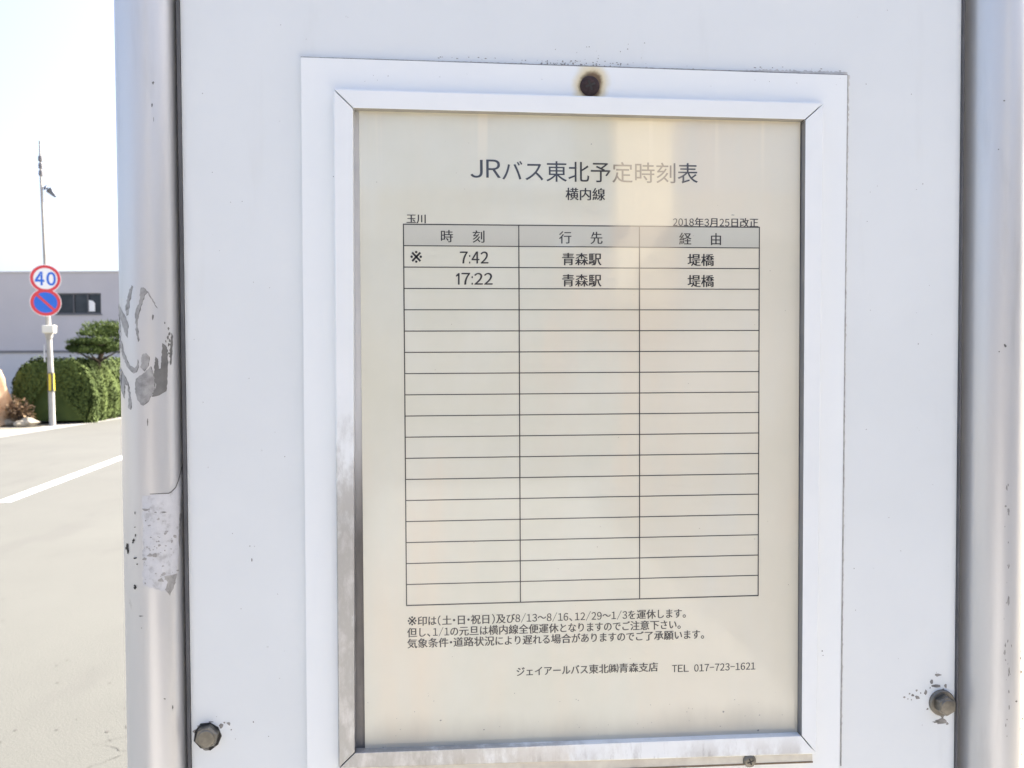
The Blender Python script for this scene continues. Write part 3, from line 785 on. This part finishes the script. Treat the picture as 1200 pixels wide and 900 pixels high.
for i in range(4200):           # the end face
    j = rg.choices(range(20), ew)[0]; a_, b_ = end0[j], end0[j + 1]; u_ = rg.random(); v_ = math.sqrt(rg.random())
    q = ec + (a_.lerp(b_, u_) - ec) * v_
    bul = .13 * (1 - v_ ** 2.2)
    quad_leaf(hb, q - hd_ * (bul + rg.uniform(-.06, .08)) - hbase, -hd_, rg.uniform(.03, .06), rg)
for r0, r1 in zip((1.0, .8, .55, .25), (.8, .55, .25, .0)):     # solid bulge behind those leaves
    A = [ec + (q - ec) * r0 * .97 - hd_ * (.13 * (1 - r0 ** 2.2) - .04) - hbase for q in end0]
    B = [ec + (q - ec) * r1 * .97 - hd_ * (.13 * (1 - r1 ** 2.2) - .04) - hbase for q in end0]
    hb.add(A + B, [(i, i + 1, k + i + 1, k + i) for i in range(k - 1)])
tag(hb.build('hedge', M_HEDGE, None, hbase, recalc=False), 'clipped green hedge with a rounded end along the far roadside', 'hedge')

# garden pine behind the hedge
DP = 25.0
tb = AT(112, 470, DP); tb.z = 0
pine = empty('pine_tree', tb, 'small cloud pruned pine tree rising behind the hedge', 'tree')
TR = MB()
zc_ = lambda px, py, dd=0: AT(px, py, DP + dd) - tb
top = zc_(128, 386)
trunk = [Vector((0, 0, 0)), zc_(110, 440), zc_(116, 424), zc_(122, 405), zc_(128, 388)]
TR.tube(trunk, [.10, .085, .07, .055, .03], 9)
pads = [(128, 384, .0, .52, .17), (113, 392, -.3, .46, .17), (140, 390, .2, .5, .2), (98, 402, -.1, .34, .13), (88, 409, .1, .22, .10), (106, 412, -.5, .44, .15), (124, 408, .5, .5, .17), (136, 409, -.4, .45, .17), (148, 400, 0, .5, .2), (117, 401, -.6, .36, .14)]
NB = MB(); rg = random.Random(5)
for (px, py, dd, rx, rz_) in pads:
    c_ = zc_(px, py, dd)
    s0 = min(trunk[1:], key=lambda q: abs(q.z - (c_.z - .15)))
    TR.tube([s0, s0.lerp(c_, .5) + Vector((0, 0, -.04)), c_ - Vector((0, 0, rz_ * .5))], [.035, .025, .012], 6)
    for i in range(620):
        a_ = rg.uniform(0, 6.283); r_ = math.sqrt(rg.random()); h_ = rg.uniform(-.5, 1) * math.sqrt(max(0, 1 - r_ * r_)) + rg.gauss(0, .12)
        lump = 1 + .22 * math.sin(a_ * 3 + px) + .12 * math.sin(a_ * 7)
        q = c_ + Vector((math.cos(a_) * r_ * rx * lump, math.sin(a_) * r_ * rx * lump, h_ * rz_))
        dirn = Vector((rg.gauss(0, .6), rg.gauss(0, .6), rg.uniform(.1, 1))).normalized()
        l = rg.uniform(.05, .10); sd_ = dirn.orthogonal().normalized() * .014
        NB.add([q - sd_, q + sd_, q + dirn * l + sd_ * .3, q + dirn * l - sd_ * .3], [(0, 1, 2, 3)])
        quad_leaf(NB, q, Vector((0, 0, 1)), rg.uniform(.02, .04), rg)
TR.build('trunk', M_BARK, pine); NB.build('crown', M_PINE, pine, recalc=False)

# grey factory-like building
M_WALL = simple('grey_wall_cladding', (.48, .465, .485), .7, 0, .05, .6)
M_WALL2 = simple('pale_grey_lower_wall', (.54, .535, .55), .7, 0, .06, .6)
M_TRIM = simple('dark_grey_trim', (.17, .17, .18), .6, 0, .1, 3)
M_WFR = simple('dark_window_frame', (.10, .10, .11), .5, .3, .1, 5)
M_WHITE = simple('white_window_glare', (.85, .85, .84), .6, 0, .03, 3)
n = N('window_glass'); n.set('Base Color', (.020, .024, .030)); n.set('Roughness', .06); n.set('IOR', 1.5)
f = n.noise(.9, 3); n.set('Base Color', n.ramp(f, [(.3, (.014, .018, .024)), (.7, (.05, .055, .065))])); M_GLASS = n.m
DB = 42.0
fwd = ray(600, 424); yaw = math.atan2(fwd.x, fwd.y)      # the facade is square to the view
def BL(px, py, d=0.0):                                   # picture point on the facade (d in front) -> local
    r_ = ray(px, py); f2 = Vector((math.sin(yaw), math.cos(yaw), 0)); t = (DB - d) / (r_.x * f2.x + r_.y * f2.y)
    q = EYE + r_ * t - bbase
    return Vector((q.x * math.cos(yaw) - q.y * math.sin(yaw), q.x * math.sin(yaw) + q.y * math.cos(yaw), q.z))
_c = ray(60, 470); f2 = Vector((math.sin(yaw), math.cos(yaw), 0)); t_ = DB / (_c.x * f2.x + _c.y * f2.y)
bbase = EYE + _c * t_; bbase.z = 0
bld = empty('grey_building', bbase, 'flat roofed grey building with a dark strip window beyond the hedge', 'building', rz=-yaw)
zt = BL(60, 319.5).z; zs = BL(60, 412).z; XL, XR = -14.0, 17.0
wl, wr = BL(66, 356).x, BL(118.5, 356).x; wt, wb_ = BL(90, 343.5).z, BL(90, 368).z
up_ = MB()
for a, b in (((XL, 0, zs), (wl, .25, zt)), ((wr, 0, zs), (XR, .25, zt)), ((wl, 0, zs), (wr, .25, wb_)), ((wl, 0, wt), (wr, .25, zt))): up_.box(a, b)
up_.box((XL, .25, 0), (XL + .25, 12, zt)); up_.box((XR - .25, .25, 0), (XR, 12, zt)); up_.box((XL + .25, 11.75, 0), (XR - .25, 12, zt))
up_.build('wall', M_WALL, bld)
lo_ = MB(); lo_.box((XL, .03, 0), (XR, .25, zs - .06)); lo_.build('lower_wall', M_WALL2, bld)
bt = MB(); bt.box((XL, -.03, zs - .058), (XR, .2, zs + .06)); bt.build('drip_band', M_TRIM, bld)
rf = MB(); rf.box((XL + .26, .26, zt - .5), (XR - .26, 11.74, zt - .3)); rf.build('roof', M_TRIM, bld)
cp = MB(); cp.box((XL - .04, -.05, zt + .002), (XR + .04, .30, zt + .07)); cp.build('coping', M_WALL2, bld)
wn = MB()
ww = wr - wl
for a, b in (((wl, .06, wb_), (wr, .16, wb_ + .07)), ((wl, .06, wt - .07), (wr, .16, wt)), ((wl, .06, wb_ + .07), (wl + .07, .16, wt - .07)), ((wr - .07, .06, wb_ + .07), (wr, .16, wt - .07)),
             ((wl + ww * .36, .06, wb_ + .07), (wl + ww * .36 + .06, .16, wt - .07)), ((wl + ww * .68, .06, wb_ + .07), (wl + ww * .68 + .06, .16, wt - .07))): wn.box(a, b)
win = wn.build('window', M_WFR, bld)
gp = MB(); gp.box((wl + .07, .12, wb_ + .07), (wr - .07, .13, wt - .07)); gp.build('pane', M_GLASS, win)
wp = MB(); a, b = BL(102.2, 364.8), BL(110, 351.5)
prof = [(a.x, a.z), (b.x, a.z), (b.x, b.z - .15), (b.x - .1, b.z - .04), (b.x - .25, b.z), (a.x, b.z)]
wp.prism([(x_, .085, z_) for x_, z_ in prof], [(x_, .118, z_) for x_, z_ in prof]); wp.build('glare_panel', M_WHITE, win)  # added white panel stands in for the bright reflection in the window
sil = MB(); sil.box((wl - .05, -.04, wb_ - .06), (wr + .05, .05, wb_ - .002)); sil.build('sill', M_TRIM, win)

# utility pole with a street lamp head
M_CONC = simple('pole_concrete', (.36, .35, .325), .85, 0, .15, 8)
M_GALV = simple('galvanised_steel', (.50, .51, .53), .5, .4, .15, 12)
b0 = G(61.5, 499); DPole = math.hypot(b0.x - EYE.x, b0.y - EYE.y)
pol = empty('utility_pole', b0, 'leaning pale utility pole with lamp head and yellow black band before the hedge', 'utility pole')
pv = lambda px, py, d=0: AT(px, py, DPole + d) - b0
sh = MB(); sh.tube([Vector((0, 0, 0)), pv(59.6, 440), pv(57.6, 400), pv(56.0, 368), pv(53.5, 318), pv(50.2, 250), pv(48.3, 215), pv(46.6, 165)], [.072, .067, .062, .056, .045, .036, .030, .022], 16)
sh.build('shaft', M_CONC, pol)
bnd = MB(); bnd.tube([pv(60.2, 458.5), pv(59.55, 438)], [.080, .077], 16, 0)
n = N('yellow_black_band'); x, y, z = n.xyz(); a_ = n.new('Math', operation='ARCTAN2')
bc = (pv(59.3, 448))
n.link(n.math('SUBTRACT', y, bc.y), a_.inputs[0]); n.link(n.math('SUBTRACT', x, bc.x), a_.inputs[1])
st_ = n.math('SINE', n.math('ADD', n.math('MULTIPLY', a_.outputs[0], 4.0), 1.0))
n.set('Base Color', n.mix(n.smooth(st_, -.05, .05), (.03, .03, .03), (.72, .55, .04))); n.set('Roughness', .5)
bnd.build('warning_band', n.m, pol)
for yy in (458.8, 437.6):
    rb = MB(); rb.tube([pv(60.2 if yy > 440 else 59.55, yy), pv(60.17 if yy > 440 else 59.52, yy - 1)], [.084, .084], 16); rb.build('band_strap', M_WFR, pol)
jb = MB(); c_ = pv(58, 386, -.12); jb.box((c_.x - .14, c_.y - .10, c_.z - .09), (c_.x + .14, c_.y + .08, c_.z + .10)); jb.build('junction_box', simple('cream_box', (.70, .68, .60), .5, 0, .06, 8), pol, bevel=.02)
jb = MB(); c_ = pv(57.5, 393, -.04); jb.tube([c_ - Vector((0, 0, .07)), c_ + Vector((0, 0, .07))], [.07, .10], 14); jb.build('clamp', M_CONC, pol)
cd = MB(); cd.tube([pv(52.6, 424, -.02), pv(51.6, 404, -.02)], [.02, .02], 8); cd.build('conduit', M_GALV, pol)
lh = MB(); a, b = pv(48.6, 219), pv(54.5, 221); lh.tube([a, b], [.03, .03], 8); lh.build('lamp_arm', M_GALV, pol)
lh = MB(); p0, p1, p2 = pv(52.5, 218.5), pv(57, 222), pv(65.5, 230.5)
lh.tube([p0, p0.lerp(p1, .4), p1, p1.lerp(p2, .5), p2], [.045, .085, .085, .06, .035], 12); lh.build('lamp_head', simple('blue_grey_lamp_housing', (.13, .15, .19), .5, .2, .1, 9), pol)
for py in (206, 197.5, 189):
    ins = MB(); x_ = 46.6 + (py - 165) * .034; ins.tube([pv(x_, py), pv(x_, py - 2), pv(x_, py - 4), pv(x_, py - 6)], [.05, .055, .055, .05], 10); ins.build('insulator', M_TRIM, pol)

# road signs on the pole
M_RED = simple('sign_red', (.62, .055, .065), .4, 0, .06, 20)
M_SWH = simple('sign_white', (.80, .80, .79), .4, 0, .04, 20)
M_BLUE = simple('sign_blue', (.025, .14, .60), .4, 0, .06, 20)
M_ALU = simple('sign_back_aluminium', (.5, .5, .51), .5, .5, .1, 20)
def sign(px, py, name, label, red_in, face_mat):
    ctr = AT(px, py, DPole - .10); f_ = (EYE - ctr); f_.z = 0; f_.normalize(); rt = Vector((-f_.y, f_.x, 0)).normalized()
    zz = Vector((0, 0, 1)); Rr = 14.2 * (DPole / F) * 1.0
    root = empty(name, ctr, label, 'road sign', 'round road signs on the utility pole')
    def disc(r0, d0, d1, rin=0.0, k=48):
        mb = MB(); pt = lambda r_, a_, d_: rt * (r_ * math.cos(a_)) + zz * (r_ * math.sin(a_)) + f_ * d_
        an = [2 * math.pi * i / k for i in range(k)]
        if rin == 0: return mb.rings([[pt(r0, a_, d0) for a_ in an], [pt(r0, a_, d1) for a_ in an]], smooth=False)
        L = [[pt(r_, a_, d_) for a_ in an] for r_, d_ in ((rin, d0), (r0, d0), (r0, d1), (rin, d1), (rin, d0))]
        return mb.rings(L, smooth=False, cap=(False, False))
    disc(Rr, -.012, 0.0).build('plate', M_SWH, root)
    disc(Rr * .955, .001, .004, Rr * red_in).build('red_ring', M_RED, root)
    disc(Rr * (red_in - (.0 if face_mat is M_BLUE else .02)), .001, .003).build('face', face_mat, root)
    br = MB(); br.tube([f_ * -.02 - rt * .09, f_ * -.02 + rt * .09], [.02, .02], 8); br.build('bracket', M_ALU, root)
    return root, rt, zz, f_, Rr
root, rt, zz, f_, Rr = sign(53.2, 326.5, 'speed_limit_sign', 'white round speed limit sign reading 40 with red rim, upper sign on the pole', .76, M_SWH)
nb = MB()
for ch, ox in (('4', -.36), ('0', .36)):
    vs, fs = glyph(ch, .03); xs = [v[0] for v in vs]; ys = [v[1] for v in vs]; mx = (min(xs) + max(xs)) / 2; my = (min(ys) + max(ys)) / 2
    sc_ = Rr * .98 / (max(ys) - min(ys)); sxw = Rr * .60 / (max(xs) - min(xs))
    nb.add([rt * (ox * Rr + (v[0] - mx) * sxw) + zz * ((v[1] - my) * sc_) + f_ * .0045 for v in vs], fs)
nb.build('numeral', M_BLUE, root, recalc=False)
root, rt, zz, f_, Rr = sign(53.5, 354.5, 'no_parking_sign', 'blue round no parking sign with red rim and slash, lower sign on the pole', .74, M_BLUE)
sb = MB(); d1 = (rt - zz).normalized(); d2 = (rt + zz).normalized(); L_, w_ = Rr * .75, Rr * .085
sb.prism([d1 * a + d2 * b + f_ * .0055 for a, b in ((-L_, -w_), (L_, -w_), (L_, w_), (-L_, w_))], [d1 * a + d2 * b + f_ * .0035 for a, b in ((-L_, -w_), (L_, -w_), (L_, w_), (-L_, w_))])
sb.build('slash', M_RED, root)

# tan sheeting over a heap, dried shrub and stones at the left end of the hedge
hc = G(-13, 499); hc.z = 0
hp = MB(); rg = random.Random(21); kk = 40; rs = []
n = N('tan_sheeting'); f = n.noise(3, 4, .6); n.set('Base Color', n.ramp(f, [(.3, (.34, .19, .10)), (.5, (.44, .28, .16)), (.7, (.50, .36, .23))])); n.set('Roughness', .7); M_TAN = n.m
prof = [(0, .62), (.12, .58), (.45, .50), (.8, .42), (1.15, .345), (1.34, .29), (1.42, .18), (1.44, .06)]
for h_, r_ in prof:
    rs.append([Vector(((r_ * (1 + .12 * math.sin(5 * a_ + h_ * 2) + .09 * math.sin(11 * a_ - h_ * 3) + .06 * math.sin(17 * a_ + h_ * 9))) * math.cos(a_) * 1.0, r_ * (1 + .08 * math.sin(6 * a_)) * math.sin(a_) * .9, h_ + (.03 * math.sin(9 * a_) if h_ == 0 else 0) + .02)) for a_ in (2 * math.pi * i / kk for i in range(kk))])
hp.rings(rs)
tag(hp.build('covered_heap', M_TAN, None, hc), 'tan sheeting draped over a tall heap at the photo\'s left edge', 'heap')
dsb = G(24, 499); dsb.z = 0
dsh = empty('dried_shrub', dsb, 'low dried brown shrub between the tan heap and the hedge', 'shrub')
lf = MB(); stm = MB()
for i in range(26):
    a_ = rg.uniform(0, 6.28); tip = Vector((math.cos(a_) * rg.uniform(.1, .42), math.sin(a_) * rg.uniform(.05, .3), rg.uniform(.15, .68)))
    stm.tube([Vector((0, 0, 0)), tip * .5 + Vector((0, 0, .08)), tip], [.012, .009, .004], 5)
    for j in range(26):
        q = tip * rg.uniform(.3, 1.05) + Vector((rg.gauss(0, .06), rg.gauss(0, .06), rg.gauss(0, .05)))
        q.z = max(.01, q.z); quad_leaf(lf, q, Vector((0, 0, 1)), rg.uniform(.03, .07), rg)
stm.build('stem', M_BARK, dsh); lf.build('foliage', M_DEAD, dsh, recalc=False)
M_ROCK = simple('weathered_stone', (.36, .32, .25), .9, 0, .3, 9, bump=.5, bdist=.02)
for (px, py, s_, lab) in ((14, 499, .20, 'flat pale stone lying against the foot of the tan heap'), (24, 500, .16, 'small rounded stone in front of the dried shrub'), (33, 499.5, .22, 'larger stone lying nearest the hedge end')):
    b_ = G(px, py); b_.z = 0; mb = MB(); bm = bmesh.new(); bmesh.ops.create_icosphere(bm, subdivisions=2, radius=1)
    off = rg.uniform(0, 9)
    vs = []
    for v in bm.verts:
        c_ = v.co; r_ = 1 + .22 * math.sin(c_.x * 3 + off) * math.cos(c_.y * 3.4 + off) + .1 * math.sin(c_.z * 6 + off)
        vs.append((c_.x * r_ * s_, c_.y * r_ * s_ * .8, c_.z * r_ * s_ * .55 + s_ * .42))
    mb.add(vs, [[v.index for v in f.verts] for f in bm.faces]); bm.free()
    tag(mb.build('stone', M_ROCK, None, b_), lab, 'stone', 'stones at the end of the hedge')

# ================================================================== BEHIND THE PHOTOGRAPHER (houses added for reflections, never in direct view)
hs = empty('brown_reflection_house', (0.5, -9.0, 0), 'low brown boarded house with a tall cream gable, added for its faint reflection in the timetable', 'house')  # unseen house, added and shaped for the streak mirrored in the sheet
M_BOARD = simple('brown_boards', (.12, .095, .075), .8, 0, .25, 3, (1, 1, 12))
M_CREAM = simple('cream_render', (.62, .55, .40), .8, 0, .05, 3)
M_TILE = simple('dark_roof_tile', (.10, .10, .11), .6, 0, .2, 6)
hx = lambda px: MIR(px, 300, 9.0).x - .5
a, b = hx(722), hx(788)
wl_ = MB(); wl_.box((-9, -7, 0), (a, 0, 2.8)); wl_.box((b, -7, 0), (9, 0, 2.8)); wl_.build('wall', M_BOARD, hs)
pc = MB(); pc.box((a + .005, -3, 2.2), (b - .005, .02, 5.6)); pc.build('gable', M_CREAM, hs)
dr = MB(); dr.box((a + .005, -.3, 0), (b - .005, -.2, 2.197)); dr.build('door', M_BOARD, hs)
rf = MB()
for xa, xb in ((-9.6, a - .01), (b + .01, 9.6)):
    rf.prism([(xa, .7, 2.81), (xa, -3.5, 4.0), (xa, -7.7, 2.81), (xa, -7.7, 2.95), (xa, -3.5, 4.2), (xa, .7, 2.95)], [(xb, .7, 2.81), (xb, -3.5, 4.0), (xb, -7.7, 2.81), (xb, -7.7, 2.95), (xb, -3.5, 4.2), (xb, .7, 2.95)])
rf.build('roof', M_TILE, hs)

sw_ = empty('grey_reflection_house', (4.6, -3.6, 0), 'pale grey single storey house added behind the viewer to darken the reflections in the posts', 'house')  # unseen house, put here to darken what the posts reflect
M_SLATE = simple('dark_grey_siding', (.36, .35, .34), .8, 0, .15, 3, (1, 1, 10))
wl_ = MB(); wl_.box((0, -2.4, 0), (7, 2.9, 2.9)); wl_.build('wall', M_SLATE, sw_)
rf = MB(); rf.prism([(-.4, -2.9, 2.9), (3.5, -2.9, 4.3), (7.4, -2.9, 2.9), (7.4, -2.9, 3.05), (3.5, -2.9, 4.5), (-.4, -2.9, 3.05)], [(-.4, 3.4, 2.9), (3.5, 3.4, 4.3), (7.4, 3.4, 2.9), (7.4, 3.4, 3.05), (3.5, 3.4, 4.5), (-.4, 3.4, 3.05)])
rf.build('roof', M_TILE, sw_)
for y_ in (-1.6, .8):
    wf = MB(); wf.box((-.06, y_, 1.0), (-.002, y_ + 1.2, 2.2)); f_o = wf.build('window', M_WFR, sw_)
    gl = MB(); gl.box((-.066, y_ + .06, 1.06), (-.061, y_ + 1.14, 2.14)); gl.build('pane', M_GLASS, f_o)
